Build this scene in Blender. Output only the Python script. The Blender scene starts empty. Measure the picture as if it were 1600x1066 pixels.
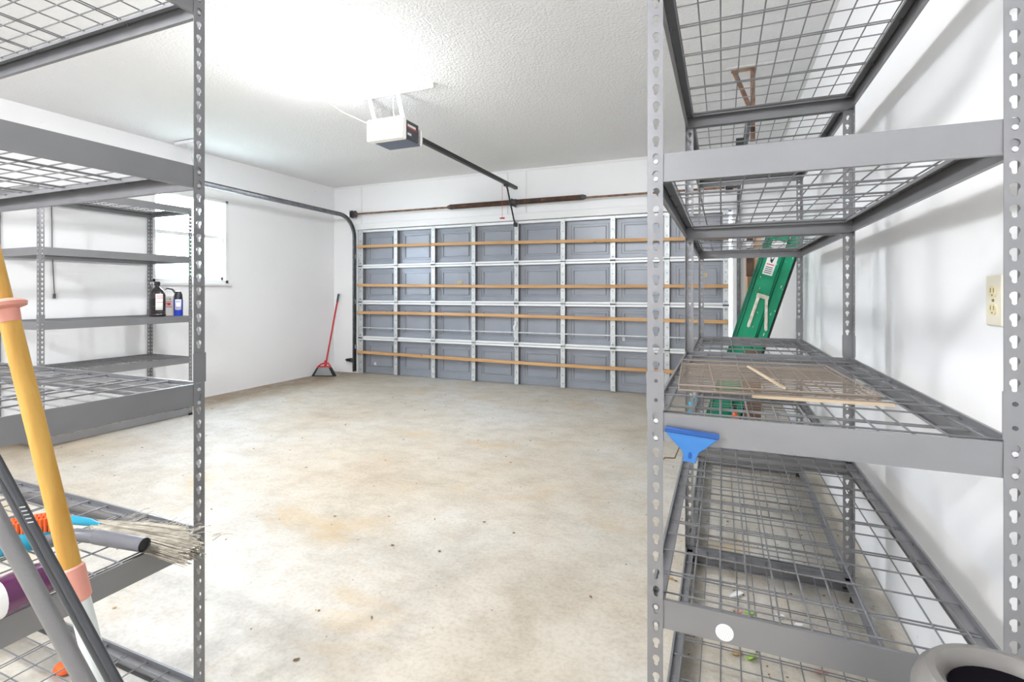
import bpy, bmesh, math, random
from mathutils import Vector, Matrix
R = math.radians
sc = bpy.context.scene
COL = sc.collection

# ---------------------------------------------------------------- camera / world / exposure
cd = bpy.data.cameras.new('camera'); cam = bpy.data.objects.new('camera', cd); COL.objects.link(cam)
cam.location = (0, 0, 1.1595)
cam.rotation_euler = (R(90), 0, R(22.5576))
cd.sensor_width = 36; cd.lens = 36 * 790.2 / 1600
cd.shift_y = -75.5 / 1600
cd.clip_start = .02
sc.camera = cam
sc.view_settings.view_transform = 'Standard'; sc.view_settings.look = 'None'
sc.view_settings.gamma = 1; sc.view_settings.use_curve_mapping = False
sc.view_settings.exposure = 0.74

w = bpy.data.worlds.new('world'); sc.world = w; w.use_nodes = True
bg = w.node_tree.nodes['Background']; bg.inputs[0].default_value = (.72, .86, 1, 1); bg.inputs[1].default_value = 20.0

LAMP_W, FILL_W, BULB = 24, 6, 10

# ---------------------------------------------------------------- materials
def mat(name, col, rough=.5, metal=0, bump=0, bscale=50, var=None, vscale=8, spec=.5, emit=None, estr=0, coat=0):
    m = bpy.data.materials.new(name); m.use_nodes = True
    nt = m.node_tree; b = nt.nodes['Principled BSDF']
    b.inputs['Base Color'].default_value = (*col, 1); b.inputs['Roughness'].default_value = rough
    b.inputs['Metallic'].default_value = metal; b.inputs['Specular IOR Level'].default_value = spec
    if coat: b.inputs['Coat Weight'].default_value = coat
    if emit: b.inputs['Emission Color'].default_value = (*emit, 1); b.inputs['Emission Strength'].default_value = estr
    tc = nt.nodes.new('ShaderNodeTexCoord')
    if var:
        n = nt.nodes.new('ShaderNodeTexNoise'); n.inputs['Scale'].default_value = vscale; n.inputs['Detail'].default_value = 6
        nt.links.new(tc.outputs['Object'], n.inputs['Vector'])
        cr = nt.nodes.new('ShaderNodeValToRGB'); cr.color_ramp.elements[0].position = .35; cr.color_ramp.elements[1].position = .65
        cr.color_ramp.elements[0].color = (*var, 1); cr.color_ramp.elements[1].color = (*col, 1)
        nt.links.new(n.outputs['Fac'], cr.inputs[0]); nt.links.new(cr.outputs[0], b.inputs['Base Color'])
    if bump:
        n = nt.nodes.new('ShaderNodeTexNoise'); n.inputs['Scale'].default_value = bscale; n.inputs['Detail'].default_value = 3
        nt.links.new(tc.outputs['Object'], n.inputs['Vector'])
        bp = nt.nodes.new('ShaderNodeBump'); bp.inputs['Strength'].default_value = bump; bp.inputs['Distance'].default_value = .01
        nt.links.new(n.outputs['Fac'], bp.inputs['Height']); nt.links.new(bp.outputs[0], b.inputs['Normal'])
    return m

def ramp(nt, src, stops, interp='LINEAR'):
    cr = nt.nodes.new('ShaderNodeValToRGB'); cr.color_ramp.interpolation = interp
    e = cr.color_ramp.elements
    while len(e) < len(stops): e.new(.5)
    for i, (p, c) in enumerate(stops):
        e[i].position = p; e[i].color = (*c, 1) if len(c) == 3 else c
    nt.links.new(src, cr.inputs[0]); return cr.outputs[0]

def noise(nt, tc, scale, detail=5, dist=0, vec=None, rough=.55):
    n = nt.nodes.new('ShaderNodeTexNoise'); n.inputs['Scale'].default_value = scale; n.inputs['Detail'].default_value = detail
    n.inputs['Distortion'].default_value = dist; n.inputs['Roughness'].default_value = rough
    if vec:
        mp = nt.nodes.new('ShaderNodeMapping'); mp.inputs['Scale'].default_value = vec[0]; mp.inputs['Location'].default_value = vec[1]
        nt.links.new(tc.outputs['Object'], mp.inputs[0]); nt.links.new(mp.outputs[0], n.inputs['Vector'])
    else: nt.links.new(tc.outputs['Object'], n.inputs['Vector'])
    return n.outputs['Fac']

def mixc(nt, fac, a, b, mode='MIX'):
    m = nt.nodes.new('ShaderNodeMix'); m.data_type = 'RGBA'; m.blend_type = mode
    def s(i, v):
        if isinstance(v, (tuple, list)): m.inputs[i].default_value = (*v, 1)
        elif isinstance(v, (int, float)): m.inputs[i].default_value = v
        else: nt.links.new(v, m.inputs[i])
    s(0, fac); s(6, a); s(7, b); return m.outputs[2]

def concrete():
    m = bpy.data.materials.new('concrete'); m.use_nodes = True; nt = m.node_tree; b = nt.nodes['Principled BSDF']
    tc = nt.nodes.new('ShaderNodeTexCoord')
    base = ramp(nt, noise(nt, tc, .55, 9, .2), [(.36, (.485, .42, .33)), (.48, (.545, .50, .425)), (.62, (.585, .57, .535))])
    streak = ramp(nt, noise(nt, tc, 4.5, 14, .15, ((1, 1.25, 1), (3, 1, 0)), .8), [(.36, (.72, .69, .64)), (.56, (1, 1, 1))])
    c = mixc(nt, .8, base, streak, 'MULTIPLY')
    fine = ramp(nt, noise(nt, tc, 60, 6, 0), [(.30, (.80, .79, .76)), (.55, (1, 1, 1))])
    c = mixc(nt, .75, c, fine, 'MULTIPLY')
    stain = ramp(nt, noise(nt, tc, 1.3, 9, .6, ((1, 1.5, 1), (7.3, 2.1, 0)), .65), [(.56, (0, 0, 0)), (.70, (1, 1, 1))])
    sm = nt.nodes.new('ShaderNodeMath'); sm.operation = 'MULTIPLY'; sm.inputs[1].default_value = .6; nt.links.new(stain, sm.inputs[0])
    c = mixc(nt, sm.outputs[0], c, (.50, .36, .18))
    speck = ramp(nt, noise(nt, tc, 85, 2, 0), [(.75, (0, 0, 0)), (.78, (1, 1, 1))])
    sm2 = nt.nodes.new('ShaderNodeMath'); sm2.operation = 'MULTIPLY'; sm2.inputs[1].default_value = .7; nt.links.new(speck, sm2.inputs[0])
    c = mixc(nt, sm2.outputs[0], c, (.17, .12, .08))
    # grime band along the left wall and the far corner
    sep = nt.nodes.new('ShaderNodeSeparateXYZ'); nt.links.new(tc.outputs['Object'], sep.inputs[0])
    mr = nt.nodes.new('ShaderNodeMapRange'); mr.inputs[1].default_value = -4.95; mr.inputs[2].default_value = -4.5; mr.inputs[3].default_value = 1; mr.inputs[4].default_value = 0
    nt.links.new(sep.outputs[0], mr.inputs[0])
    gn = ramp(nt, noise(nt, tc, 5, 8, 1, ((1, 1, 1), (2, 0, 0))), [(.3, (.45, .45, .45)), (.55, (1, 1, 1))])
    mm = nt.nodes.new('ShaderNodeMath'); mm.operation = 'MULTIPLY'; nt.links.new(mr.outputs[0], mm.inputs[0]); nt.links.new(gn, mm.inputs[1])
    c = mixc(nt, mm.outputs[0], c, (.27, .21, .14))
    nt.links.new(c, b.inputs['Base Color'])
    nt.links.new(ramp(nt, noise(nt, tc, 3, 5), [(.3, (.38, .38, .38)), (.7, (.62, .62, .62))]), b.inputs['Roughness'])
    bp = nt.nodes.new('ShaderNodeBump'); bp.inputs['Strength'].default_value = .15; bp.inputs['Distance'].default_value = .004
    nt.links.new(noise(nt, tc, 40, 8), bp.inputs['Height']); nt.links.new(bp.outputs[0], b.inputs['Normal'])
    return m

def wallpaint(name='white_wall_paint'):
    m = bpy.data.materials.new(name); m.use_nodes = True; nt = m.node_tree; b = nt.nodes['Principled BSDF']
    tc = nt.nodes.new('ShaderNodeTexCoord')
    base = ramp(nt, noise(nt, tc, .9, 5), [(.3, (.87, .87, .88)), (.7, (.90, .90, .905))])
    speck = ramp(nt, noise(nt, tc, 26, 3, .3), [(.735, (0, 0, 0)), (.76, (1, 1, 1))])
    where = ramp(nt, noise(nt, tc, 1.5, 3, 0, ((1, 1, 1), (4, 4, 1))), [(.48, (0, 0, 0)), (.6, (.7, .7, .7))])
    mm = nt.nodes.new('ShaderNodeMath'); mm.operation = 'MULTIPLY'; nt.links.new(speck, mm.inputs[0]); nt.links.new(where, mm.inputs[1])
    c = mixc(nt, mm.outputs[0], base, (.35, .33, .30))
    nt.links.new(c, b.inputs['Base Color']); b.inputs['Roughness'].default_value = .6
    bp = nt.nodes.new('ShaderNodeBump'); bp.inputs['Strength'].default_value = .12; bp.inputs['Distance'].default_value = .006
    nt.links.new(noise(nt, tc, 14, 6), bp.inputs['Height']); nt.links.new(bp.outputs[0], b.inputs['Normal'])
    return m

def popcorn():
    m = mat('textured_ceiling_paint', (.90, .90, .905), .8)
    nt = m.node_tree; b = nt.nodes['Principled BSDF']; tc = nt.nodes['Texture Coordinate']
    bp = nt.nodes.new('ShaderNodeBump'); bp.inputs['Strength'].default_value = .8; bp.inputs['Distance'].default_value = .014
    nt.links.new(noise(nt, tc, 62, 4), bp.inputs['Height']); nt.links.new(bp.outputs[0], b.inputs['Normal'])
    return m

def wood(name, a, b_, axis='X', scale=1.0):
    m = bpy.data.materials.new(name); m.use_nodes = True; nt = m.node_tree; b = nt.nodes['Principled BSDF']
    tc = nt.nodes.new('ShaderNodeTexCoord'); s = {'X': (1.2, 30, 30), 'Z': (30, 30, 1.2)}[axis]
    c = ramp(nt, noise(nt, tc, scale, 6, .8, (s, (0, 0, 0))), [(.3, b_), (.6, a)])
    kn = ramp(nt, noise(nt, tc, 1, 2, 0, ((7, 14, 14) if axis == 'X' else (14, 14, 7), (3, 2, 1))), [(.69, (0, 0, 0)), (.74, (1, 1, 1))])
    c = mixc(nt, kn, c, tuple(v * .35 for v in b_))
    nt.links.new(c, b.inputs['Base Color']); b.inputs['Roughness'].default_value = .6
    return m

M = {}
M['floor'] = concrete(); M['wall'] = wallpaint(); M['ceil'] = popcorn()
M['trim'] = mat('white_trim_paint', (.84, .84, .84), .5, bump=.1, bscale=20)
M['rack'] = mat('silver_grey_powder_coat', (.265, .265, .275), .34, .5, bump=.06, bscale=700, var=(.24, .24, .25), vscale=5)
M['wire'] = mat('grey_wire', (.22, .22, .23), .42, .45)
M['rivet'] = mat('zinc_rivet', (.62, .62, .64), .35, .6)
M['blackp'] = mat('black_plastic', (.015, .015, .016), .4)
M['galv'] = mat('galvanised_steel', (.66, .68, .68), .42, .35, var=(.52, .55, .56), vscale=14)
M['rail'] = mat('white_coated_steel', (.80, .81, .82), .4, .1)
M['panel'] = mat('grey_painted_door_panel', (.31, .33, .37), .34, 0.1, var=(.28, .30, .34), vscale=3)
M['pine'] = wood('pine_brace', (.62, .37, .17), (.45, .235, .09))
M['stside'] = mat('shaded_channel_side', (.20, .205, .22), .5, .2)  # stile sides: their shade is put into the colour as a darker grey
M['track'] = mat('dark_steel_track', (.17, .18, .20), .4, .6, var=(.25, .26, .28), vscale=20)
M['rust'] = mat('rusty_brown_steel', (.055, .035, .028), .55, .4, var=(.12, .06, .035), vscale=12)
M['rust2'] = mat('rusted_strap', (.30, .19, .12), .7, .2, var=(.12, .06, .04), vscale=14)
M['black'] = mat('black_steel', (.03, .032, .035), .4, .4)
M['bolt'] = mat('dark_bolt', (.10, .10, .11), .45, .6)
M['white'] = mat('white_plastic', (.85, .85, .84), .35)
M['lens'] = mat('frosted_white_lens', (.92, .92, .86), .3, emit=(1, .98, .9), estr=.12)
M['dgrey'] = mat('dark_grey_plastic', (.07, .072, .08), .4)
M['bluegrey'] = mat('slate_blue_plastic', (.16, .19, .27), .4)
M['red'] = mat('red_plastic', (.52, .02, .025), .35)
M['bristle'] = mat('grey_bristle', (.30, .30, .31), .8, bump=.6, bscale=250)
M['green'] = mat('green_fibreglass', (.0, .30, .145), .4, var=(.0, .25, .12), vscale=6)
M['green_shade'] = mat('shaded_green_fibreglass', (.0, .17, .09), .45)  # rail edges and flanges: flange shadow painted in as darker green
M['alu'] = mat('aluminium', (.72, .73, .74), .35, .7)
M['ltan'] = mat('paint_spattered_tan_metal', (.50, .43, .32), .6, var=(.74, .70, .62), vscale=25)
M['label'] = mat('white_label', (.85, .85, .84), .5)
M['ink'] = mat('black_ink', (.03, .03, .03), .5)
M['redink'] = mat('red_ink', (.65, .05, .05), .5)
M['yink'] = mat('yellow_label', (.72, .55, .24), .6)
M['ivory'] = mat('ivory_outlet', (.74, .66, .42), .35)
M['ivory2'] = mat('ivory_plate', (.78, .73, .60), .3)
M['gold'] = mat('brown_slot', (.22, .16, .04), .5)
M['bluep'] = mat('blue_plastic', (.03, .155, .42), .28, coat=.3)
M['blued'] = mat('dark_blue_plastic', (.01, .07, .27), .3)
M['bin'] = mat('grey_bin_plastic', (.165, .155, .145), .38, bump=.05, bscale=300)
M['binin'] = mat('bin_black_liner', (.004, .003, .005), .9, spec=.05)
M['ywood'] = wood('varnished_yellow_wood', (.56, .33, .07), (.42, .215, .03), 'Z')
M['pink'] = mat('salmon_rubber', (.62, .27, .21), .5)
M['milky'] = mat('milky_plastic', (.62, .66, .64), .3)
M['gpole'] = mat('grey_coated_tube', (.185, .18, .18), .42, .2, bump=.1, bscale=300)
M['dpole'] = mat('charcoal_profile', (.065, .068, .075), .35, .3)
M['teal'] = mat('teal_plastic', (.01, .28, .42), .3)
M['orange'] = mat('orange_bristle', (.85, .13, .02), .5)
M['purple'] = mat('purple_plastic', (.11, .015, .085), .12, coat=.6)
M['straw'] = mat('dry_straw_bristle', (.50, .46, .38), .8, var=(.30, .27, .22), vscale=40)
M['hose'] = mat('grey_wand_plastic', (.13, .13, .145), .35)
M['trayw'] = mat('tarnished_brown_wire', (.30, .245, .20), .5, .4)
M['stick'] = mat('pale_wood_stick', (.55, .43, .30), .7)
M['brownw'] = mat('brown_plank', (.22, .12, .06), .6, var=(.13, .07, .04), vscale=9)
M['peach'] = mat('raw_wood_lath', (.72, .48, .29), .7)
M['bbottle'] = mat('black_jug', (.02, .016, .018), .25, coat=.4)
M['deepblue'] = mat('deep_blue_bottle', (.02, .05, .42), .25)
M['cream'] = mat('cream_container', (.80, .76, .72), .4)
M['leafd'] = mat('dry_leaf', (.20, .12, .06), .8)
M['leafg'] = mat('fresh_green_leaf', (.32, .50, .10), .6)
M['leaft'] = mat('tan_leaf', (.42, .28, .12), .8)
M['foliage'] = mat('hedge_foliage', (.17, .24, .15), .7, bump=.6, bscale=9, var=(.42, .50, .38), vscale=6)
M['grass'] = mat('pale_ground', (.42, .43, .40), .9, var=(.33, .36, .29), vscale=2)
M['cord'] = mat('cord_white', (.7, .7, .7), .5)
M['scord'] = mat('dark_string', (.10, .10, .10), .8)

g = bpy.data.materials.new('window_glass'); g.use_nodes = True; nt = g.node_tree; nt.nodes.clear()
o = nt.nodes.new('ShaderNodeOutputMaterial'); mx = nt.nodes.new('ShaderNodeMixShader'); t = nt.nodes.new('ShaderNodeBsdfTransparent'); gl = nt.nodes.new('ShaderNodeBsdfGlossy')
gl.inputs['Roughness'].default_value = .03; mx.inputs[0].default_value = .07
nt.links.new(t.outputs[0], mx.inputs[1]); nt.links.new(gl.outputs[0], mx.inputs[2]); nt.links.new(mx.outputs[0], o.inputs[0]); M['glass'] = g

# ---------------------------------------------------------------- geometry helpers
class G:
    def __init__(s): s.v = []; s.f = []; s.m = []; s.cur = 0; s.mats = []
    def mt(s, k):
        mm = M[k]
        if mm not in s.mats: s.mats.append(mm)
        s.cur = s.mats.index(mm); return s
    def add(s, vs, fs):
        b = len(s.v); s.v += [tuple(x) for x in vs]
        for f in fs: s.f.append([b + i for i in f]); s.m.append(s.cur)
        return s
    def box(s, lo, hi, mx=None):
        x0, y0, z0 = lo; x1, y1, z1 = hi
        vs = [(x0,y0,z0),(x1,y0,z0),(x1,y1,z0),(x0,y1,z0),(x0,y0,z1),(x1,y0,z1),(x1,y1,z1),(x0,y1,z1)]
        if mx: vs = [mx @ Vector(q) for q in vs]
        return s.add(vs, [(0,3,2,1),(4,5,6,7),(0,1,5,4),(1,2,6,5),(2,3,7,6),(3,0,4,7)])
    def tube(s, pts, r, n=8, cap=True, closed=False):
        pts = [Vector(p) for p in pts]; rs = r if isinstance(r, (list, tuple)) else [r] * len(pts)
        vs = []; up = None
        for i, p in enumerate(pts):
            if closed: d = (pts[(i+1) % len(pts)] - pts[i-1])
            else: d = (pts[min(i+1, len(pts)-1)] - pts[max(i-1, 0)])
            d = d.normalized() if d.length > 1e-9 else Vector((0,0,1))
            if up is None:
                up = Vector((0,0,1)) if abs(d.z) < .9 else Vector((1,0,0))
            a = d.cross(up).normalized(); b = a.cross(d).normalized(); up = b
            for k in range(n):
                t_ = 2*math.pi*k/n; vs.append(p + a*math.cos(t_)*rs[i] + b*math.sin(t_)*rs[i])
        fs = []; m_ = len(pts)
        for i in range(m_ if closed else m_-1):
            j = (i+1) % m_
            for k in range(n): fs.append((i*n+k, i*n+(k+1)%n, j*n+(k+1)%n, j*n+k))
        if cap and not closed: fs += [tuple(range(n-1,-1,-1)), tuple((m_-1)*n+k for k in range(n))]
        return s.add(vs, fs)
    def lathe(s, prof, n=32, c=(0,0,0), sx=1, sy=1):
        vs = []; fs = []
        for r, z in prof:
            for k in range(n):
                a = 2*math.pi*k/n; vs.append((c[0]+r*sx*math.cos(a), c[1]+r*sy*math.sin(a), c[2]+z))
        for i in range(len(prof)-1):
            for k in range(n): fs.append((i*n+k, i*n+(k+1)%n, (i+1)*n+(k+1)%n, (i+1)*n+k))
        if prof[0][0] > 1e-5: fs.append(tuple(range(n-1,-1,-1)))
        if prof[-1][0] > 1e-5: fs.append(tuple((len(prof)-1)*n+k for k in range(n)))
        return s.add(vs, fs)
    def prism(s, poly, lo, hi, axis='y'):
        n = len(poly)
        def P(a, b, t_):
            return {'x': (t_, a, b), 'y': (a, t_, b), 'z': (a, b, t_)}[axis]
        vs = [P(a, b, lo) for a, b in poly] + [P(a, b, hi) for a, b in poly]
        fs = [tuple(range(n-1,-1,-1)), tuple(range(n, 2*n))] + [(i, (i+1)%n, n+(i+1)%n, n+i) for i in range(n)]
        return s.add(vs, fs)
    def sheet(s, poly, lo, hi, axis='x'):   # open profile swept
        n = len(poly)
        def P(a, b, t_): return {'x': (t_, a, b), 'y': (a, t_, b), 'z': (a, b, t_)}[axis]
        vs = [P(a, b, lo) for a, b in poly] + [P(a, b, hi) for a, b in poly]
        return s.add(vs, [(i, i+1, n+i+1, n+i) for i in range(n-1)])
    def xf(s, mx, start=0):
        for i in range(start, len(s.v)): s.v[i] = tuple(mx @ Vector(s.v[i]))
        return s
    def mesh(s, name, smooth=False):
        me = bpy.data.meshes.new(name); me.from_pydata(s.v, [], s.f)
        for mm in s.mats: me.materials.append(mm)
        me.polygons.foreach_set('material_index', s.m)
        bm = bmesh.new(); bm.from_mesh(me); bmesh.ops.recalc_face_normals(bm, faces=bm.faces); bm.to_mesh(me); bm.free()
        if smooth:
            me.polygons.foreach_set('use_smooth', [True]*len(me.polygons))
            try: me.set_sharp_from_angle(angle=R(38))
            except Exception: pass
        me.update(); return me
    def obj(s, name, parent=None, smooth=True, bevel=0, solid=0):
        o = bpy.data.objects.new(name, s.mesh(name, smooth)); COL.objects.link(o)
        if parent: o.parent = parent
        if solid:
            m_ = o.modifiers.new('solid', 'SOLIDIFY'); m_.thickness = solid; m_.offset = 0
        if bevel:
            m_ = o.modifiers.new('bevel', 'BEVEL'); m_.width = bevel; m_.segments = 2; m_.limit_method = 'ANGLE'; m_.angle_limit = R(50)
        return o

def g_(k): return G().mt(k)
def tag(o, label, cat, group=None, kind=None):
    o['label'] = label; o['category'] = cat
    if group: o['group'] = group
    if kind: o['kind'] = kind
    return o
def thing(name, label, cat, loc=(0,0,0), rot=(0,0,0), group=None):
    o = bpy.data.objects.new(name, None); COL.objects.link(o); o.location = loc; o.rotation_euler = rot
    o.empty_display_size = .1
    return tag(o, label, cat, group)
def struct(o, label=None, cat=None):
    o['kind'] = 'structure'
    if label: o['label'] = label
    if cat: o['category'] = cat
    return o

# ---------------------------------------------------------------- room shell
XL, XR, YB, YF, H = -5.288, .575, -1.5, 5.887, 2.705
T = .14
struct(g_('floor').box((XL-T, YB-T, -.12), (XR+T, YF+.5, 0)).obj('floor', smooth=False), 'stained bare concrete garage floor', 'floor')
struct(g_('ceil').box((XL-T, YB-T, H), (XR+T, YF+T, H+.12)).obj('ceiling', smooth=False), 'white textured popcorn ceiling', 'ceiling')
WY0, WY1, WZ0, WZ1 = 3.30, 4.15, 1.267, 2.22
wl = g_('wall')
wl.box((XL-T, YB, 0), (XL, WY0, H)); wl.box((XL-T, WY1, 0), (XL, YF+T, H)); wl.box((XL-T, WY0, 0), (XL, WY1, WZ0)); wl.box((XL-T, WY0, WZ1), (XL, WY1, H))
struct(wl.obj('wall_left', smooth=False), 'white left wall with the small window', 'wall')
struct(g_('wall').box((XR, YB, 0), (XR+T, YF+T, H)).obj('wall_right', smooth=False), 'white right wall behind the tall grey shelving', 'wall')
struct(g_('wall').box((XL-T, YB-T, 0), (XR+T, YB, H)).obj('wall_back', smooth=False), 'white wall behind the viewer', 'wall')
DX0, DX1, DH = -4.86, .10, 2.065
wf = g_('wall')
wf.box((XL, YF, 0), (DX0, YF+T, H)); wf.box((DX1, YF, 0), (XR, YF+T, H)); wf.box((DX0, YF, DH), (DX1, YF+T, H))
struct(wf.obj('wall_front', smooth=False), 'white wall around the garage door', 'wall')
# header trim
t1 = g_('trim'); t1.box((DX0-.02, YF-.022, DH), (DX1+.02, YF, DH+.085)); struct(t1.obj('trim_1', bevel=.003), 'white lintel board above garage door', 'trim')
t2 = g_('trim'); t2.box((XL, YF-.012, H-.028), (XR, YF, H)); struct(t2.obj('trim_2', bevel=.003), 'thin white moulding under the ceiling', 'trim')
t3 = g_('trim')
for x in (-4.80, -2.52, -2.27): t3.box((x, YF-.010, DH+.085), (x+.022, YF, H-.028))
struct(t3.obj('trim_3', bevel=.003), 'upright white battens on the wall above the garage door', 'trim')
t4 = g_('trim'); t4.box((DX1+.01, YF-.02, 0), (DX1+.10, YF, DH)); t4.mt('peach'); t4.box((DX1+.13, YF-.03, 0), (DX1+.185, YF, 1.62))
struct(t4.obj('trim_4', bevel=.003), 'jamb boards right of garage door', 'trim')
t5 = g_('trim'); t5.box((DX0-.05, YF+T-.01, 0), (DX0+.035, YF+T+.02, DH+.04)); t5.box((DX1-.045, YF+T-.01, 0), (DX1+.05, YF+T+.02, DH+.04)); t5.box((DX0-.05, YF+T-.01, DH-.02), (DX1+.05, YF+T+.02, DH+.04))
struct(t5.obj('trim_5', smooth=False), 'white stop boards outside garage door', 'trim')
# window
wi = g_('white'); fw = .035
for a, b in (((XL-.09, WY0, WZ0), (XL+.006, WY0+fw, WZ1)), ((XL-.09, WY1-fw, WZ0), (XL+.006, WY1, WZ1)), ((XL-.09, WY0, WZ0), (XL+.006, WY1, WZ0+fw)), ((XL-.09, WY0, WZ1-fw), (XL+.006, WY1, WZ1))): wi.box(a, b)
zm = 1.79
wi.box((XL-.075, WY0+fw, zm-.02), (XL-.03, WY1-fw, zm+.02))
wi.box((XL-.065, WY0+fw, WZ0+fw), (XL-.035, WY0+fw+.03, zm)); wi.box((XL-.065, WY1-fw-.03, WZ0+fw), (XL-.035, WY1-fw, zm)); wi.box((XL-.065, WY0+fw, WZ0+fw), (XL-.035, WY1-fw, WZ0+fw+.035))
win = struct(wi.obj('window_1', bevel=.003), 'white framed sash window in the left wall', 'window')
g_('glass').box((XL-.055, WY0+fw, WZ0+fw), (XL-.051, WY1-fw, WZ1-fw)).obj('glass_pane', win)
g_('trim').box((XL-.02, WY0-.03, WZ0-.03), (XL+.035, WY1+.03, WZ0)).obj('window_sill', win, bevel=.004)
# outside
struct(g_('grass').box((-26, -10, -.6), (XL-.3, 18, -.5)).obj('ground', smooth=False), 'pale ground outside the window', 'ground')
rnd = random.Random(5)
def bush(name, label, x, y, z, r):
    bm = bmesh.new(); bmesh.ops.create_icosphere(bm, subdivisions=4, radius=1)
    q = random.Random(int(x*100+y*7))
    ph = [q.uniform(0, 6) for _ in range(9)]
    for v in bm.verts:
        c = v.co.copy()
        d = 1+.13*math.sin(5*c.x+ph[0])*math.sin(6*c.y+ph[1])+.10*math.sin(11*c.z+ph[2]+5*c.x)+.06*math.sin(19*c.y+ph[3])*math.sin(17*c.z+ph[4])+q.uniform(-.05,.05)
        v.co = Vector((c.x*r*d, c.y*r*d, c.z*r*1.1*d))
    me = bpy.data.meshes.new(name); bm.to_mesh(me); bm.free(); me.materials.append(M['foliage'])
    o = bpy.data.objects.new(name, me); COL.objects.link(o); o.location = (x, y, z); tag(o, label, 'bush', 'bushes outside the window')
    return o
bush('garden_bush', 'leafy green bush seen through lower sash, nearest', -9.6, 5.8, .6, 1.15)
bush('garden_bush', 'leafy green bush seen through the window, further left', -11.3, 9.0, .95, 1.5)

# ---------------------------------------------------------------- ceiling lamp and added fill lamp
def lamp(x, y, watts, spill, label, rad, glow):
    t_ = thing('ceiling_light', label, 'ceiling light', (x, y, H))
    g_('white').lathe([(0, 0), (rad*.8, 0), (rad*.8, -.012), (0, -.012)], 40).obj('mounting_plate', t_)
    if 'lit' not in M: M['lit'] = mat('lit_diffuser', (1, 1, 1), .4, emit=(1, .985, .96), estr=glow)
    g_('lit').lathe([(rad*.93, -.006), (rad, -.022), (rad*.97, -.040), (rad*.8, -.058), (rad*.45, -.070), (0, -.074)], 40).obj('diffuser', t_)
    l = bpy.data.lights.new('lamp_glow', 'AREA'); l.shape = 'DISK'; l.size = rad*2; l.energy = watts; l.color = (.955, .975, 1)
    lo = bpy.data.objects.new('lamp_glow', l); COL.objects.link(lo); lo.parent = t_; lo.location = (0, 0, -.085)
    l = bpy.data.lights.new('lamp_spill', 'POINT'); l.energy = spill; l.color = (.955, .975, 1); l.shadow_soft_size = .1
    lo = bpy.data.objects.new('lamp_spill', l); COL.objects.link(lo); lo.parent = t_; lo.location = (0, 0, -.20)
    return t_
lamp(-2.445, 2.68, LAMP_W, 27, 'round white ceiling light glowing near the garage door opener', .15, BULB)
lamp(-1.9, -.75, FILL_W, 112, 'added unseen fill light behind the viewer', .20, BULB)  # added fill lamp out of view, brightens the near side

# ---------------------------------------------------------------- shelving units
PW, PITCH, BH = .0315, .0362, .058
def keyloop(cx, cz, n=16):
    # large circle above, narrow slot below; 16 points starting lower-left
    r1, r2, dz = .0074, .0042, .0112; cz += .0035
    pts = []
    for k in range(5):
        a = R(-155 + 130*k/4); pts.append((cx + r2*math.cos(a), cz - dz + r2*math.sin(a)))
    pts.append((cx + r2, cz - .0072))
    for k in range(9):
        a = R(-50 + 280*k/8); pts.append((cx + r1*math.cos(a), cz + r1*math.sin(a)))
    pts.append((cx - r2, cz - .0072))
    return pts
def rectloop(x0, x1, z0, z1):
    P = []
    q = 4
    for i in range(q): P.append((x0 + (x1-x0)*i/q, z0))
    for i in range(q): P.append((x1, z0 + (z1-z0)*i/q))
    for i in range(q): P.append((x1 + (x0-x1)*i/q, z1))
    for i in range(q): P.append((x0, z1 + (z0-z1)*i/q))
    return P
_pc = {}
def post_mesh(sx, sy, height, joint=.955):
    key = (sx, sy, round(height, 3))
    if key in _pc: return _pc[key]
    gm = g_('rack')
    n = int(height / PITCH); z0 = 0
    for fl in (0, 1):
        z = height - n*PITCH
        def P(a, zz):
            return (a*sx, 0, zz) if fl == 0 else (0, a*sy, zz)
        if z > 1e-4: gm.add([P(0, 0), P(PW, 0), P(PW, z), P(0, z)], [(0,1,2,3)])
        for i in range(n):
            za, zb = z + i*PITCH, z + (i+1)*PITCH
            zc = (za+zb)/2
            if abs(zc-joint) < .04:
                gm.add([P(0, za), P(PW, za), P(PW, zb), P(0, zb)], [(0,1,2,3)]); continue
            rc = rectloop(0, PW, za, zb); kl = keyloop(PW*.55, zc)
            vs = [P(*q) for q in rc] + [P(*q) for q in kl]; N = 16
            gm.add(vs, [(k, (k+1)%N, N+(k+1)%N, N+k) for k in range(N)])
    me = gm.mesh('post'); bm = bmesh.new(); bm.from_mesh(me); bmesh.ops.remove_doubles(bm, verts=bm.verts, dist=1e-5); bm.to_mesh(me); bm.free()
    _pc[key] = me; return me
_sp = {}
def splice_mesh(sx, sy):
    if (sx, sy) in _sp: return _sp[(sx, sy)]
    gm = g_('rack'); e = .0022; w_ = PW+.002
    gm.box((min(-e*sx, w_*sx), min(-e*sy, 0), .915), (max(-e*sx, w_*sx), max(-e*sy, 0), .995))
    gm.box((min(-e*sx, 0), min(-e*sy, w_*sy), .915), (max(-e*sx, 0), max(-e*sy, w_*sy), .995))
    gm.mt('bolt')
    for zz in (.935, .975):
        gm.lathe([(0, 0), (.004, 0), (.004, .0012), (0, .0012)], 8)
        k = len(gm.v)-32
        gm.xf(Matrix.Translation((PW*.55*sx, -e*sy, zz)) @ Matrix.Rotation(R(90)*sy, 4, 'X'), k)
    me = gm.mesh('splice_plate'); _sp[(sx, sy)] = me; return me
_bc = {}
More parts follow.
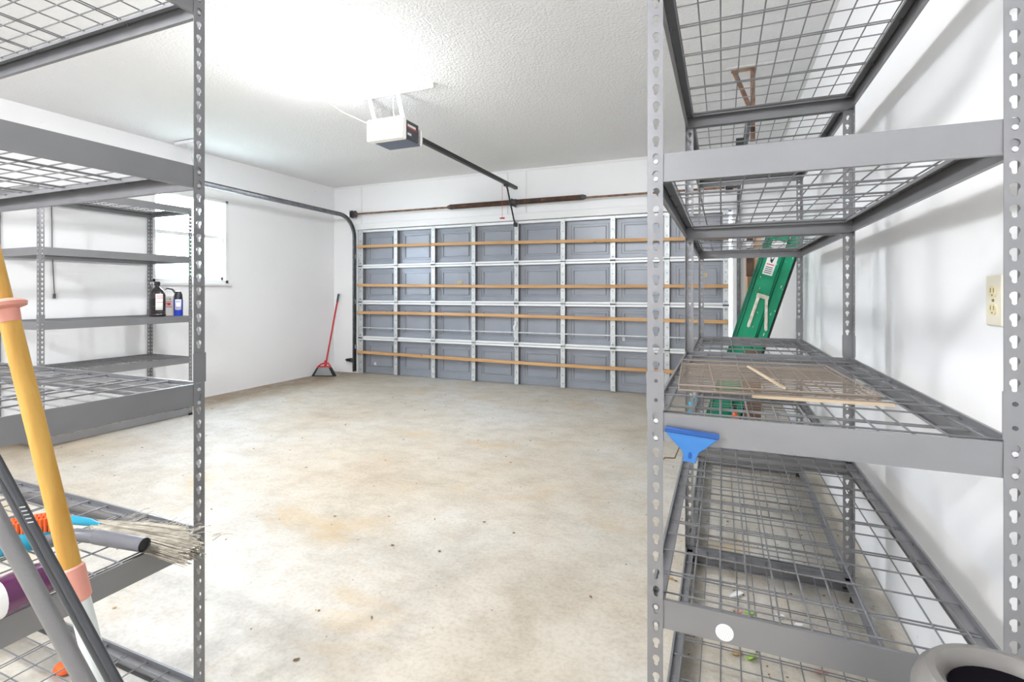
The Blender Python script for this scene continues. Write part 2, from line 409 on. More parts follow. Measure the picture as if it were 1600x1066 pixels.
def beam_mesh(L):
    k = round(L, 3)
    if k in _bc: return _bc[k]
    prof = [(.011, -BH), (0, -BH), (0, 0), (.005, 0), (.005, -.012), (.028, -.012), (.028, -.021)]
    gm = g_('rack').sheet(prof, .002, L-.002, 'x')
    me = gm.mesh('beam')
    gm2 = g_('rivet')   # rivet heads that sit in the post's keyholes
    gm2.lathe([(0, 0), (.0044, 0), (.0050, .002), (.0044, .0042), (0, .0046)], 12); gm2.xf(Matrix.Rotation(R(90), 4, 'X'))
    _bc[k] = (me, (_bc['r'] if 'r' in _bc else _bc.setdefault('r', gm2.mesh('rivet', True)))); return _bc[k]
_dc = {}
def deck_mesh(a, b):      # a: long side, b: short side; long wires run along x
    k = (round(a, 3), round(b, 3))
    if k in _dc: return _dc[k]
    gm = g_('wire'); r = .0021
    n = 11; m0, m1 = .012, b-.012
    for i in range(n):
        y = .032 + (b-.064)*i/(n-1)
        gm.tube([(.010, y, -.016), (.012, y, -.007), (a-.012, y, -.007), (a-.010, y, -.016)], r, 6)
    pat = 'SDSSDSDSSDSSD'
    step = (a-.08)/(len(pat)-1)
    for i, c in enumerate(pat):
        x = .04 + step*i
        for dx in ((0,) if c == 'S' else (-.006, .006)):
            zz = -.0035 if c == 'S' else -.0108
            gm.tube([(x+dx, m0-.003, zz-.010), (x+dx, m0, zz), (x+dx, m1, zz), (x+dx, m1+.003, zz-.010)], r, 6)
    me = gm.mesh('wire_deck', True); _dc[k] = me; return me

def unit(label, ox, oy, sx, sy, levels):
    """ox,oy: smallest corner; sx,sy: size"""
    top = max(levels)
    t_ = thing('shelving_unit', label, 'shelving unit', (ox, oy, 0), group='grey boltless wire-deck shelving units')
    for (px, py, dx, dy) in ((0, 0, 1, 1), (sx, 0, -1, 1), (0, sy, 1, -1), (sx, sy, -1, -1)):
        p = bpy.data.objects.new('post', post_mesh(dx, dy, top+.004)); COL.objects.link(p); p.parent = t_; p.location = (px, py, 0)
        m_ = p.modifiers.new('solid', 'SOLIDIFY'); m_.thickness = .0018; m_.offset = 0
        s_ = bpy.data.objects.new('splice_plate', splice_mesh(dx, dy)); COL.objects.link(s_); s_.parent = p
        f = bpy.data.objects.new('foot', foot_mesh(dx, dy)); COL.objects.link(f); f.parent = p
    for z in levels:
        # beam on each side; y=0 side faces -y
        spec = [((.0, .0022, z), 0, sx), ((sx, sy-.0022, z), 180, sx), ((sx-.0022, 0, z), 90, sy), ((.0022, sy, z), -90, sy)]
        for loc, rz, L in spec:
            bm_, rm_ = beam_mesh(L)
            b = bpy.data.objects.new('beam', bm_); COL.objects.link(b); b.parent = t_; b.location = loc; b.rotation_euler = (0, 0, R(rz))
            m_ = b.modifiers.new('solid', 'SOLIDIFY'); m_.thickness = .0014; m_.offset = 0
            for xr in (PW*.55, L-PW*.55):
                for zr in (-.012, -.012-PITCH):
                    rv = bpy.data.objects.new('rivet', rm_); COL.objects.link(rv); rv.parent = b; rv.location = (xr, -.0005, zr-.004)
        a, b_ = max(sx, sy), min(sx, sy)
        d = bpy.data.objects.new('wire_deck', deck_mesh(a, b_)); COL.objects.link(d); d.parent = t_
        if sx >= sy: d.location = (0, 0, z)
        else: d.location = (sx, 0, z); d.rotation_euler = (0, 0, R(90))
    return t_
_ft = {}
def foot_mesh(dx, dy):
    if (dx, dy) in _ft: return _ft[(dx, dy)]
    gm = g_('blackp'); e = .003; w_ = PW+.003
    gm.box((min(-e*dx, w_*dx), min(-e*dy, e*dy), 0), (max(-e*dx, w_*dx), max(-e*dy, e*dy), .022))
    gm.box((min(-e*dx, e*dx), min(-e*dy, w_*dy), 0), (max(-e*dx, e*dx), max(-e*dy, w_*dy), .022))
    me = gm.mesh('foot'); _ft[(dx, dy)] = me; return me

AX, AY, SL = -.1449, 1.0937, 1.208
unit('near right shelving unit with a blue scraper hanging from its middle front beam', AX, AY, .61, SL, (1.925, 1.4495, .908, .518, .070))
unit('right shelving unit behind the near one, in front of the green ladder', AX, AY+SL+.008, .61, 1.33, (1.925, 1.445, .868, .505, .070))
unit('near left shelving unit holding a straw broom head and cleaning tools', -1.317-1.21, .9624-.61, 1.21, .61, (1.975, 1.503, .912, .512, .090))
unit('far left shelving unit below the window, with three bottles', -5.262, 2.11, .605, 1.165, (1.962, 1.50, .940, .553, .070))

# ---------------------------------------------------------------- garage door
NC, CW = 8, .605
X0 = -4.803; YD = YF+.012
dr = g_('panel'); dr.box((X0-.03, YD+.062, .0), (X0+NC*CW+.03, YD+.075, DH-.004))
door = struct(dr.obj('door_1', smooth=False), 'wide grey sectional garage door with wooden braces', 'garage door')
zs = [.004, .512, 1.025, 1.537, DH-.006]
for r_ in range(4):
    s_ = g_('panel'); za, zb = zs[r_]+.002, zs[r_+1]-.002
    # ribbed steel skin with raised panel rims
    s_.box((X0, YD+.050, za), (X0+NC*CW, YD+.061, zb))
    for c in range(NC):
        xa, xb = X0+c*CW+.085, X0+(c+1)*CW-.06; ya = YD+.050
        for d, hgt in ((.0, .009), (.032, .016)):
            x_, X_, z_, Z_ = xa+d, xb-d, za+.075+d*.9, zb-.075-d*.9; e = .007
            s_.box((x_, ya-hgt, z_), (X_, ya, z_+e)); s_.box((x_, ya-hgt, Z_-e), (X_, ya, Z_)); s_.box((x_, ya-hgt, z_), (x_+e, ya, Z_)); s_.box((X_-e, ya-hgt, z_), (X_, ya, Z_))
        s_.box((xa-.03, ya-.006, za+.03), (xb+.03, ya, za+.034)); s_.box((xa-.03, ya-.006, zb-.036), (xb+.03, ya, zb-.032))
    s_.obj('door_section', door, smooth=False, bevel=.0015)
# stiles
for c in range(NC+1):
    x = X0 + c*CW
    wv = .027 if c else .042
    for r_ in range(4):
        s_ = g_('galv'); za, zb = zs[r_]+.006, zs[r_+1]-.006
        s_.box((x-wv, YD-.018, za), (x+wv, YD-.015, zb)); s_.mt('stside'); s_.box((x-wv, YD-.015, za), (x-wv+.002, YD+.050, zb)); s_.box((x+wv-.002, YD-.015, za), (x+wv, YD+.050, zb))
        s_.mt('bolt')
        for k in range(5): 
            zz = za+.05+k*(zb-za-.1)/4; s_.box((x-.004, YD-.0195, zz-.006), (x+.004, YD-.018, zz+.006))
        s_.obj('stile', door, smooth=False)
# horizontal rails at the joints, with a groove
for i, z in enumerate(zs[1:4]):
    s_ = g_('rail')
    for c in range(NC):
        xa, xb = X0+c*CW+.029, X0+(c+1)*CW-.029
        s_.box((xa, YD-.012, z-.030), (xb, YD+.050, z-.003)); s_.box((xa, YD-.010, z+.002), (xb, YD+.050, z+.026))
    s_.obj('joint_rail', door, smooth=False, bevel=.002)
s_ = g_('rail'); s_.box((X0-.03, YD-.012, DH-.04), (X0+NC*CW+.03, YD+.022, DH-.008)); s_.obj('top_rail', door, smooth=False, bevel=.002)
# hinges
hm = g_('galv'); hm.prism([(-.022, -.055), (.022, -.055), (.034, -.015), (.034, .015), (.022, .055), (-.022, .055), (-.034, .015), (-.034, -.015)], -.003, 0, 'y')
hm.mt('bolt').tube([(-.03, -.008, 0), (.03, -.008, 0)], .008, 8)
for zz in (-.04, .04):
    hm.box((-.012, -.008, zz-.006), (-.002, -.003, zz+.006)); hm.box((.004, -.008, zz-.006), (.014, -.003, zz+.006))
hme = hm.mesh('hinge', True)
for z in zs[1:4]:
    for c in (0, 2, 4, 6, 8):
        o = bpy.data.objects.new('hinge', hme); COL.objects.link(o); o.parent = door; o.location = (X0+c*CW, YD-.0185, z)
# pine braces
for z, tilt in ((1.785, -.035), (1.245, -.02), (.865, -.012), (.292, -.012)):
    s_ = g_('pine'); n = 16; L = NC*CW+.06
    vs = []; fs = []
    for i in range(n+1):
        u = i/n; x = X0-.035 + L*u; zz = z + tilt*(u*2-1) + .006*math.sin(u*5+z*7)
        for (dy, dz) in ((0, -.019), (0, .019), (.036, .019), (.036, -.019)): vs.append((x, YD-.055+dy, zz+dz))
    for i in range(n):
        for k in range(4): fs.append((i*4+k, i*4+(k+1) % 4, (i+1)*4+(k+1) % 4, (i+1)*4+k))
    fs += [(0, 1, 2, 3), (n*4+3, n*4+2, n*4+1, n*4)]
    s_.add(vs, fs); b = s_.obj('brace', door, smooth=False, bevel=.002); b['label'] = 'wooden brace'
# lock bars and lock
s_ = g_('galv'); s_.box((X0, YD-.024, .655), (X0+4*CW-.03, YD-.020, .668)); s_.obj('lock_bar', door, smooth=False)
s_ = g_('galv'); s_.box((X0+4*CW+.03, YD-.024, .655), (X0+8*CW, YD-.020, .668)); s_.obj('lock_bar', door, smooth=False)
s_ = g_('galv'); s_.box((X0+4*CW-.028, YD-.035, .60), (X0+4*CW+.028, YD-.019, .69)); s_.mt('white').tube([(X0+4*CW-.01, YD-.05, .69), (X0+4*CW-.015, YD-.06, .73), (X0+4*CW+.005, YD-.055, .77), (X0+4*CW-.01, YD-.035, .80)], .013, 8); s_.obj('door_lock', door)
for x, z, w_, h_, k in ((X0+2*CW+.34, 1.285, .075, .028, 'yink'), (X0+7*CW+.33, 1.335, .085, .035, 'yink'), (X0+.20, .125, .035, .035, 'label'), (X0+6*CW+.10, .60, .03, .04, 'label')):
    s_ = g_(k); s_.box((x, YD+.034, z), (x+w_, YD+.040, z+h_)); s_.mt('ink')
    for q in range(2): s_.box((x+.006, YD+.0335, z+h_*(.3+.3*q)), (x+w_-.008, YD+.0341, z+h_*(.38+.3*q)))
    s_.obj('sticker', door, smooth=False)

# rollers' tracks
def door_track(x, label, side):
    t_ = thing('door_track', label, 'door track', (x, YF, 0))
    rr = .30; yv = -.045; zt = 2.245
    path = [(yv, .03), (yv, zt-rr)]
    for k in range(1, 9):
        a = R(90*k/8); path.append((yv-rr+rr*math.cos(a), zt-rr+rr*math.sin(a)))
    path.append((-2.42, zt+.03))
    # C section swept along the path (local y,z), opening toward the door (side)
    prof = [(.004, .022), (-.0, .026), (-.022, .026), (-.026, .018), (-.026, -.018), (-.022, -.026), (0, -.026), (.004, -.022)]
    vs = []; fs = []; n = len(prof)
    for i, (y, z) in enumerate(path):
        a = Vector((path[min(i+1, len(path)-1)][0]-path[max(i-1, 0)][0], path[min(i+1, len(path)-1)][1]-path[max(i-1, 0)][1])).normalized()
        nrm = Vector((-a.y, a.x))
        for (u, v) in prof: vs.append((u*side, y+nrm.x*v, z+nrm.y*v))
    for i in range(len(path)-1):
        for k in range(n-1): fs.append((i*n+k, i*n+k+1, (i+1)*n+k+1, (i+1)*n+k))
    g_('track').add(vs, fs).obj('rail', t_, solid=.0022)
    s_ = g_('galv')
    for z in (.35, 1.0, 1.65): s_.box((-.03*side if side > 0 else 0, yv+.02, z), (0 if side > 0 else .03, -.001, z+.06))
    s_.obj('jamb_bracket', t_, smooth=False)
    return t_
tl = door_track(-4.868, 'dark steel door track curving up at the left edge of garage door', 1)
# left hanger
s_ = g_('trim'); s_.box((-.30, -2.44, H-.006), (.05, -2.40, H-.001)); s_.box((-.30, -2.44, H-.035), (.05, -2.436, H-.001)); s_.obj('ceiling_angle', tl, smooth=False)
s_ = g_('galv')
for a, b in (((-.0, -2.42, H-.01), (.0, -2.42, 2.27)), ((-.15, -2.42, H-.01), (-.01, -2.42, 2.42))):
    s_.tube([a, b], .011, 4)
s_.obj('hanger', tl, smooth=False)
tr = door_track(.148, 'dark steel door track at the right edge of garage door, behind the shelving', -1)
s_ = g_('rust2')
yy = 3.81-YF
def strap(s_, a, b, wd=.03, th=.003):
    a = Vector(a); b = Vector(b); d = (b-a).normalized(); sd = d.cross(Vector((0, 1, 0))).normalized()*wd/2; tv = Vector((0, th, 0))
    vs = [a-sd, a+sd, a+sd+tv, a-sd+tv, b-sd, b+sd, b+sd+tv, b-sd+tv]
    s_.add(vs, [(0,3,2,1),(4,5,6,7),(0,1,5,4),(1,2,6,5),(2,3,7,6),(3,0,4,7)])
strap(s_, (.045, yy, H-.01), (.045, yy, 2.19)); strap(s_, (-.075, yy-.006, H-.01), (.035, yy-.006, 2.40)); strap(s_, (-.09, yy-.003, H-.016), (.06, yy-.003, H-.016))
s_.mt('black').box((-.06, yy-.05, 2.13), (-.01, yy+.05, 2.21))
s_.obj('hanger', tr, smooth=False)
s_ = g_('trim'); s_.box((-.12, yy-.03, H-.005), (.30, yy+.01, H-.001)); s_.obj('ceiling_angle', tr, smooth=False)

# torsion shaft
XC, ZS, YS = -2.383, 2.275, YF-.115
ts = thing('torsion_shaft', 'dark torsion springs and shaft mounted above garage door', 'door spring', (XC, YS, ZS))
g_('rust2').tube([(-2.47, 0, 0), (2.53, 0, -.01)], .0125, 10).obj('shaft', ts)
for sgn in (-1, 1):
    s_ = g_('rust'); n = 44; pr = []
    a, b = .045*sgn, .87*sgn
    vs = []
    for i in range(n*2+1):
        x = a + (b-a)*i/(n*2); pr.append((x, .030 if i % 2 else .0335))
    pts = [(x, 0, 0) for x, _ in pr]; s_.tube(pts, [r_ for _, r_ in pr], 14); s_.obj('spring', ts)
    s_ = g_('bolt'); s_.tube([(b, 0, 0), (b+.05*sgn, 0, 0)], [.036, .022], 12); s_.obj('winding_cone', ts)
for x in (-2.45, 2.46):
    s_ = g_('bolt'); s_.tube([(x-.03, 0, 0), (x-.022, 0, 0), (x-.018, 0, 0), (x+.02, 0, 0), (x+.03, 0, 0)], [.052, .055, .04, .042, .05], 20)
    for k in range(6):
        a = k*math.pi/3; s_.tube([(x-.034, .01*math.cos(a), .01*math.sin(a)), (x-.034, .05*math.cos(a), .05*math.sin(a))], .005, 5)
    s_.obj('cable_drum', ts)
    s_ = g_('galv'); s_.box((x-.05, -.035, -.05), (x-.045, YF-YS-.001, .05)); s_.obj('bearing_plate', ts, smooth=False)
s_ = g_('bolt'); s_.box((-.012, -.04, -.045), (-.006, YF-YS-.001, .045)); s_.tube([(-.045, 0, 0), (.045, 0, 0)], .04, 12); s_.obj('centre_bracket', ts)

# opener
op = thing('garage_door_opener', 'white and black garage door opener hanging from ceiling on perforated straps', 'garage door opener', (XC, 0, 0))
bx0, bx1, by0, by1, bz0, bz1 = -.20, .125, 3.22, 3.52, 2.345, 2.505
s_ = g_('dgrey'); s_.prism([(bx0+.02, by0+.07), (bx1, by0+.07), (bx1, by1-.05), (bx1-.04, by1), (bx0+.05, by1), (bx0+.02, by1-.04)], bz0+.012, bz1, 'z'); hs = s_.obj('housing', op, bevel=.006)
s_ = g_('lens'); s_.prism([(bx0, by0+.02), (bx0+.02, by0), (bx1-.02, by0), (bx1+.004, by0+.02), (bx1+.004, by0+.085), (bx0, by0+.085)], bz0, bz1+.006, 'z'); s_.obj('light_cover', op, bevel=.012)
s_ = g_('bluegrey'); s_.box((bx0+.03, by0+.06, bz0+.002), (bx1-.005, by1-.02, bz0+.012)); s_.obj('bottom_cover', op, smooth=False)
s_ = g_('white'); s_.box((bx1-.06, by1-.012, bz0+.004), (bx1+.004, by1+.012, bz1-.02)); s_.obj('end_cap', op, bevel=.006)
s_ = g_('redink'); s_.box((bx1, by0+.10, bz1-.060), (bx1+.0015, by1-.07, bz1-.052)); s_.mt('label'); s_.box((bx1, by0+.10, bz1-.048), (bx1+.0015, by1-.09, bz1-.030)); s_.box((bx1, by0+.10, bz0+.045), (bx1+.0015, by0+.15, bz0+.063))
s_.obj('side_label', op, smooth=False)
s_ = g_('black'); s_.box((-.022, by1-.02, 2.452), (.022, YF-.02, 2.488)); s_.mt('bolt'); s_.box((-.026, by1+.01, 2.462), (.026, YF-.05, 2.468)); s_.obj('rail', op, smooth=False, bevel=.002)
def perf(s_, a, b, wd, nrm, step=.022):
    a = Vector(a); b = Vector(b); d = (b-a); L = d.length; d.normalize(); nrm = Vector(nrm); sd = d.cross(nrm).normalized()
    n = int(L/step)
    for sgn in (-1, 1):
        st = sd*sgn*wd/2; vi = sd*sgn*wd*.17
        q = [a+vi, a+st, b+st, b+vi]; s_.add(q+[v+nrm*.002 for v in q], [(0,1,2,3),(7,6,5,4),(0,3,7,4),(1,5,6,2),(0,4,5,1),(3,2,6,7)])
    for i in range(n+1):
        p = a+d*(L*i/n); q0 = p-d*step*.3; q1 = p+d*step*.3
        if i == 0: q0 = p
        if i == n: q1 = p
        q = [q0+sd*wd*.17, q0-sd*wd*.17, q1-sd*wd*.17, q1+sd*wd*.17]; s_.add(q+[v+nrm*.002 for v in q], [(0,1,2,3),(7,6,5,4),(0,3,7,4),(1,5,6,2),(0,4,5,1),(3,2,6,7)])
for x in (-.175, .09):
    s_ = g_('trim'); perf(s_, (x-.005, by0+.02, H-.004), (x, by0+.10, bz1-.01), .034, (0, -1, 0)); s_.obj('hanger_strap', op, smooth=False)
s_ = g_('trim'); perf(s_, (-.24, by0-.01, H-.02), (.42, by0-.01, H-.02), .034, (0, -1, 0)); perf(s_, (-.24, by0+.006, H-.003), (.42, by0+.006, H-.003), .034, (0, 0, -1)); s_.obj('ceiling_angle', op, smooth=False)
s_ = g_('cord'); s_.tube([(-.12, by0+.12, bz1+.005), (-.26, by0+.08, bz1+.02), (-.42, by0-.02, bz1+.10), (-.52, by0-.15, H-.005)], .0028, 6)
s_.tube([(.02, by0+.1, bz1+.02), (.0, by0+.09, bz1+.06), (.02, by0+.06, H-.06), (.03, by0+.05, H-.004)], .0028, 6)
for k in range(3): s_.tube([(-.08+.03*k, by0+.07, bz1+.012), (-.05+.03*k, by0+.10, bz1+.028), (.0+.03*k, by0+.13, bz1+.03), (.05+.01*k, by0+.11, bz1+.012)], .004, 6)
s_.obj('power_cord', op)
s_ = g_('black'); s_.tube([(-.0, 5.55, 2.455), (-.0, 5.60, 2.40), (.0, 5.80, 2.06), (0, 5.85, 2.02)], .010, 8); s_.box((-.015, 5.82, 1.985), (.015, YD-.019, 2.035)); s_.box((-.02, 5.52, 2.43), (.02, 5.60, 2.455)); s_.obj('door_arm', op)
s_ = g_('red'); s_.tube([(-.0, 5.44, 2.45), (-.0, 5.44, 2.04)], .0022, 6); s_.tube([(-.028, 5.44, 2.035), (.028, 5.44, 2.035)], .009, 8); s_.obj('release_cord', op)

# photo eye
pe = thing('safety_sensor', 'small black photo sensor low beside the garage door left track', 'sensor', (-4.945, YF-.05, .19))
g_('blackp').box((-.055, -.03, -.02), (-.005, .02, .02)).obj('body', pe, bevel=.004)
g_('blackp').tube([(-.08, -.005, 0), (-.055, -.005, 0)], .012, 10).obj('eye', pe)
g_('bolt').box((-.008, -.006, -.03), (.045, -.003, .03)).obj('bracket', pe, smooth=False)

# ---------------------------------------------------------------- red angle broom in the far corner
br = thing('broom', 'red handled angle broom with grey bristles leaning in the far left corner', 'broom', (-5.02, 5.49, 0))
base = Vector((-.06, .0, .16)); topv = Vector((-.16, .37, 1.14))
s_ = g_('red'); s_.tube([base, base.lerp(topv, .88)], .0125, 10); s_.obj('handle', br)
s_ = g_('dgrey'); s_.tube([base.lerp(topv, .88), topv], .0155, 10); s_.obj('grip', br)
ux = Vector((.9235, .3836, 0))*1.15  # face along the wall-to-door diagonal
def BP(u, z, d=0): 
    return Vector((-.06, 0, 0)) + ux*u + Vector((0, 0, z)) + Vector((-.3836, .9235, 0))*d
def slab(s_, poly, d0, d1):
    n = len(poly); vs = [BP(u, z, d0) for u, z in poly]+[BP(u, z, d1) for u, z in poly]
    s_.add(vs, [tuple(range(n-1,-1,-1)), tuple(range(n, 2*n))]+[(i, (i+1)%n, n+(i+1)%n, n+i) for i in range(n)])
s_ = g_('bristle'); slab(s_, [(-.13, .012), (.09, .012), (.045, .125), (-.085, .125)], -.022, .022); s_.obj('bristles', br, smooth=False)
s_ = g_('blackp'); slab(s_, [(-.165, .004), (-.13, .012), (-.08, .125), (-.10, .125)], -.024, .024); slab(s_, [(.09, .012), (.125, .004), (.065, .125), (.042, .125)], -.024, .024); slab(s_, [(-.165, .002), (.125, .002), (.12, .014), (-.16, .014)], -.024, .024); s_.obj('bristle_edge', br, smooth=False)
s_ = g_('red'); s_.tube([BP(-.10, .125), BP(-.06, .165), BP(-.01, .185), BP(.03, .18), BP(.06, .13)], [.012, .010, .012, .013, .012], 8); s_.tube([BP(-.10, .128), BP(.062, .128)], .014, 8); s_.tube([BP(-.005, .13), BP(.0, .22)], .018, 8); s_.obj('head', br)

# ---------------------------------------------------------------- pull cord on left wall
s_ = g_('scord'); s_.tube([(XL+.02, 2.47, 1.92), (XL+.022, 2.475, 1.5), (XL+.02, 2.49, 1.15)], .004, 6); s_.tube([(XL+.02, 2.49, 1.15), (XL+.02, 2.49, 1.11)], .010, 8)
tag(s_.obj('pull_cord'), 'dark hanging pull cord on the left wall behind far left shelves', 'cord')

# ---------------------------------------------------------------- bottles on far left unit
ZB = .940-.0035+.0035
jug = thing('jug', 'black ribbed jug with black cap, leftmost of the bottles', 'bottle', (-4.80, 3.045, ZB), (0, 0, R(25)))
jug.scale = (1, 1, 1.1)
s_ = g_('bbottle'); pr = [(.0, 0), (.066, 0), (.072, .01)]
for i in range(9): pr += [(.072, .02+i*.016), (.067, .028+i*.016)]
pr += [(.070, .175), (.055, .215), (.028, .240), (.018, .25), (.018, .262), (0, .262)]
s_.lathe(pr, 24, sx=1.0, sy=.75); s_.obj('body', jug)
g_('blackp').lathe([(0, .258), (.022, .258), (.026, .285), (.020, .292), (0, .292)], 16).obj('cap', jug)
s_ = g_('label')
st = len(s_.v); n = 6
vs = [(.0725*math.cos(R(a)), .0725*.75*math.sin(R(a)), z) for z in (.055, .19) for a in range(-75, -20, 10)]
s_.add(vs, [(i, i+1, 6+i+1, 6+i) for i in range(5)]); s_.obj('label', jug, solid=.002)
s_ = g_('redink')
for zz in (.172, .160, .150, .118): s_.add([(.0742*math.cos(R(a)), .0742*.75*math.sin(R(a)), z) for z in (zz, zz+.004) for a in range(-68, -27, 10)], [(i, i+1, 5+i+1, 5+i) for i in range(4)])
s_.obj('label_print', jug)
can = thing('container', 'white cleaner container with a grey and white curved handle, middle of the bottles', 'bottle', (-4.875, 3.205, ZB), (0, 0, R(30)))
can.scale = (.85, 1, 1.05)
s_ = g_('cream'); s_.prism([(-.055, -.03), (.055, -.03), (.06, 0), (.055, .03), (-.055, .03), (-.06, 0)], 0, .185, 'z'); s_.obj('body', can, bevel=.008)
s_ = g_('white'); s_.tube([(-.05, 0, .17), (-.052, 0, .215), (-.02, 0, .235), (.03, 0, .225), (.06, 0, .195), (.062, 0, .16)], .014, 8); s_.mt('dgrey').tube([(-.048, 0, .225), (-.015, -.004, .248), (.035, -.004, .238), (.066, -.004, .205)], .010, 8); s_.obj('handle', can)
s_ = g_('ink'); s_.prism([(-.042, .150), (-.036, .143), (.026, .143), (.034, .150), (.026, .160), (-.036, .160)], -.0315, -.030, 'y'); s_.mt('label').prism([(-.034, .150), (-.03, .146), (.022, .146), (.026, .150), (.022, .157), (-.03, .157)], -.032, -.0312, 'y')
s_.mt('redink'); s_.box((-.048, -.0315, .095), (.03, -.030, .118)); s_.box((-.048, -.0315, .078), (.045, -.030, .084)); s_.box((-.048, -.0315, .126), (.04, -.030, .131)); s_.mt('label'); s_.box((-.04, -.032, .101), (.0, -.0312, .108))
s_.obj('label', can, smooth=False)
bb = thing('bottle', 'blue bottle with black top, rightmost of the bottles', 'bottle', (-4.775, 3.224, ZB), (0, 0, R(25)))
bb.scale = (1, 1, 1.15)
s_ = g_('deepblue'); s_.lathe([(0, 0), (.036, 0), (.038, .008), (.038, .125), (.034, .145), (0, .145)], 20); s_.obj('body', bb)
s_ = g_('blackp'); s_.lathe([(0, .14), (.036, .14), (.033, .175), (.022, .200), (0, .207)], 20); s_.obj('cap', bb)
s_ = g_('label'); vs = [(.0385*math.cos(R(a)), .0385*math.sin(R(a)), z) for z in (.05, .135) for a in range(-100, -19, 16)]; s_.add(vs, [(i, i+1, 6+i+1, 6+i) for i in range(5)]); s_.obj('label', bb, solid=.002)
s_ = g_('deepblue')
for zz in (.060, .070, .112, .122): s_.add([(.0398*math.cos(R(a)), .0398*math.sin(R(a)), z) for z in (zz, zz+.004) for a in range(-88, -31, 14)], [(i, i+1, 5+i+1, 5+i) for i in range(4)])
s_.obj('label_print', bb)

# ---------------------------------------------------------------- green ladder
lt = math.atan(.307)
ld = thing('step_ladder', 'green fibreglass step ladder folded and leaning against right wall', 'ladder', (-.035, 4.15, .035), (0, lt, 0))
LL = 1.66
def chan(s_, xa, xb, yf, dep, z0, z1, key):
    s_.mt(key); s_.box((xa, yf, z0), (xb, yf+.004, z1)); s_.mt('green_shade'); s_.box((xa, yf-.0, z0), (xa+.004, yf+dep, z1)); s_.box((xb-.004, yf, z0), (xb, yf+dep, z1)); return s_
for (yf) in (0, .40):
    s_ = chan(g_('green'), -.105, .018, yf, .028, 0, LL, 'green'); s_.mt('green_shade').box((-.118, yf+.004, 0), (-.105, yf+.03, LL)); s_.mt('green').box((-.098, yf-.004, 0), (-.090, yf, LL)); s_.obj('front_rail', ld, smooth=False)
    s_ = chan(g_('green'), .030, .096, yf, .022, .02, LL-.03, 'green'); s_.mt('blackp').box((.096, yf+.002, .02), (.108, yf+.03, LL-.03)); s_.mt('green').box((.036, yf-.004, .02), (.042, yf, LL-.03)); s_.obj('rear_rail', ld, smooth=False)
for k in range(5):
    z = .28+k*.28; s_ = g_('alu'); s_.box((-.10, .004, z), (.0, .40, z+.025)); s_.obj('step', ld, smooth=False)
s_ = g_('green'); s_.box((-.125, -.012, LL), (.11, .44, LL+.035)); s_.obj('top_cap', ld, bevel=.006)
for yf in (0, .40): g_('blackp').box((-.115, yf-.003, -.02), (.02, yf+.035, .03)).obj('foot', ld, bevel=.004)
s_ = g_('ltan'); s_.box((-.066, -.012, 1.125), (.018, -.004, 1.155)); s_.prism([(-.062, 1.13), (-.040, 1.13), (-.040, .90), (-.050, .89), (-.062, .90)], -.012, -.005, 'y'); s_.prism([(-.006, 1.13), (.014, 1.13), (.078, .915), (.070, .90), (.056, .91)], -.012, -.005, 'y'); s_.obj('spreader', ld, bevel=.003)
s_ = g_('label'); s_.box((-.078, -.0015, 1.30), (-.010, .0, 1.46)); s_.mt('ink'); s_.prism([(-.06, 1.44), (-.045, 1.415), (-.03, 1.44), (-.038, 1.39), (-.052, 1.40)], -.0025, -.0015, 'y'); s_.mt('redink').box((-.07, -.0025, 1.375), (-.02, -.0015, 1.382)); s_.mt('ink')
for k in range(4): s_.box((-.07, -.0025, 1.355-k*.014), (-.022, -.0015, 1.360-k*.014))
s_.obj('warning_label', ld, smooth=False)
s_ = g_('label'); s_.box((-.08, -.0015, 1.50), (.012, .0, 1.56)); s_.obj('spec_label', ld, smooth=False)
s_ = g_('ltan'); q = random.Random(3)
for k in range(26):
    x = q.uniform(-.09, .085); z = q.uniform(.55, 1.55); w_ = q.uniform(.002, .006)
    if .012 < x < .034: continue
    s_.box((x, -.001, z), (x+w_, .0, z+w_*q.uniform(1, 4)))
s_.obj('paint_spatter', ld, smooth=False)

# plank, tool and bottles in that corner
s_ = g_('brownw'); s_.box((-.055, -.012, 0), (.055, .012, .74)); o = s_.obj('plank', bevel=.002); o.location = (.20, 3.98, .002); o.rotation_euler = (R(-3), 0, 0); tag(o, 'brown wooden plank standing by the foot of green ladder', 'plank')
pb = thing('tool_handle', 'brown wooden tool handle with silver ferrule upright in the corner behind the ladder', 'tool handle', (.265, 5.70, 0), (R(-3), 0, 0))
g_('brownw').box((-.022, -.012, .0), (.022, .012, 1.33)).obj('handle', pb, bevel=.004)
g_('alu').box((-.032, -.018, 1.62), (.032, .018, 1.70)).obj('ferrule', pb, bevel=.003)
g_('rust').box((-.032, -.016, 1.33), (.032, .016, 1.62)).obj('sleeve', pb, bevel=.003)
g_('rust').box((-.030, -.014, 1.70), (.030, .014, 1.78)).obj('tip', pb, bevel=.003)
s_ = g_('peach'); s_.box((-.035, -.012, 0), (.035, .012, 1.75)); o = s_.obj('plank', bevel=.002); o.location = (.34, 5.77, .002); o.rotation_euler = (R(-3), 0, 0); tag(o, 'pale wooden board upright in far right corner behind the ladder', 'plank')
def smallbottle(x, y, key, capk, r_, h_, label):
    t_ = thing('bottle', label, 'bottle', (x, y, 0)); g_(key).lathe([(0, 0), (r_, 0), (r_, h_*.7), (r_*.8, h_*.8), (r_*.35, h_*.87), (r_*.35, h_*.9), (0, h_*.9)], 20).obj('body', t_)
    g_(capk).lathe([(0, h_*.88), (r_*.42, h_*.88), (r_*.42, h_), (0, h_)], 14).obj('cap', t_)
smallbottle(-.20, 4.05, 'teal', 'milky', .05, .42, 'light blue bottle on the floor left of the green ladder')
smallbottle(.085, 3.92, 'orange', 'blackp', .03, .36, 'orange bottle on the floor in front of ladder')
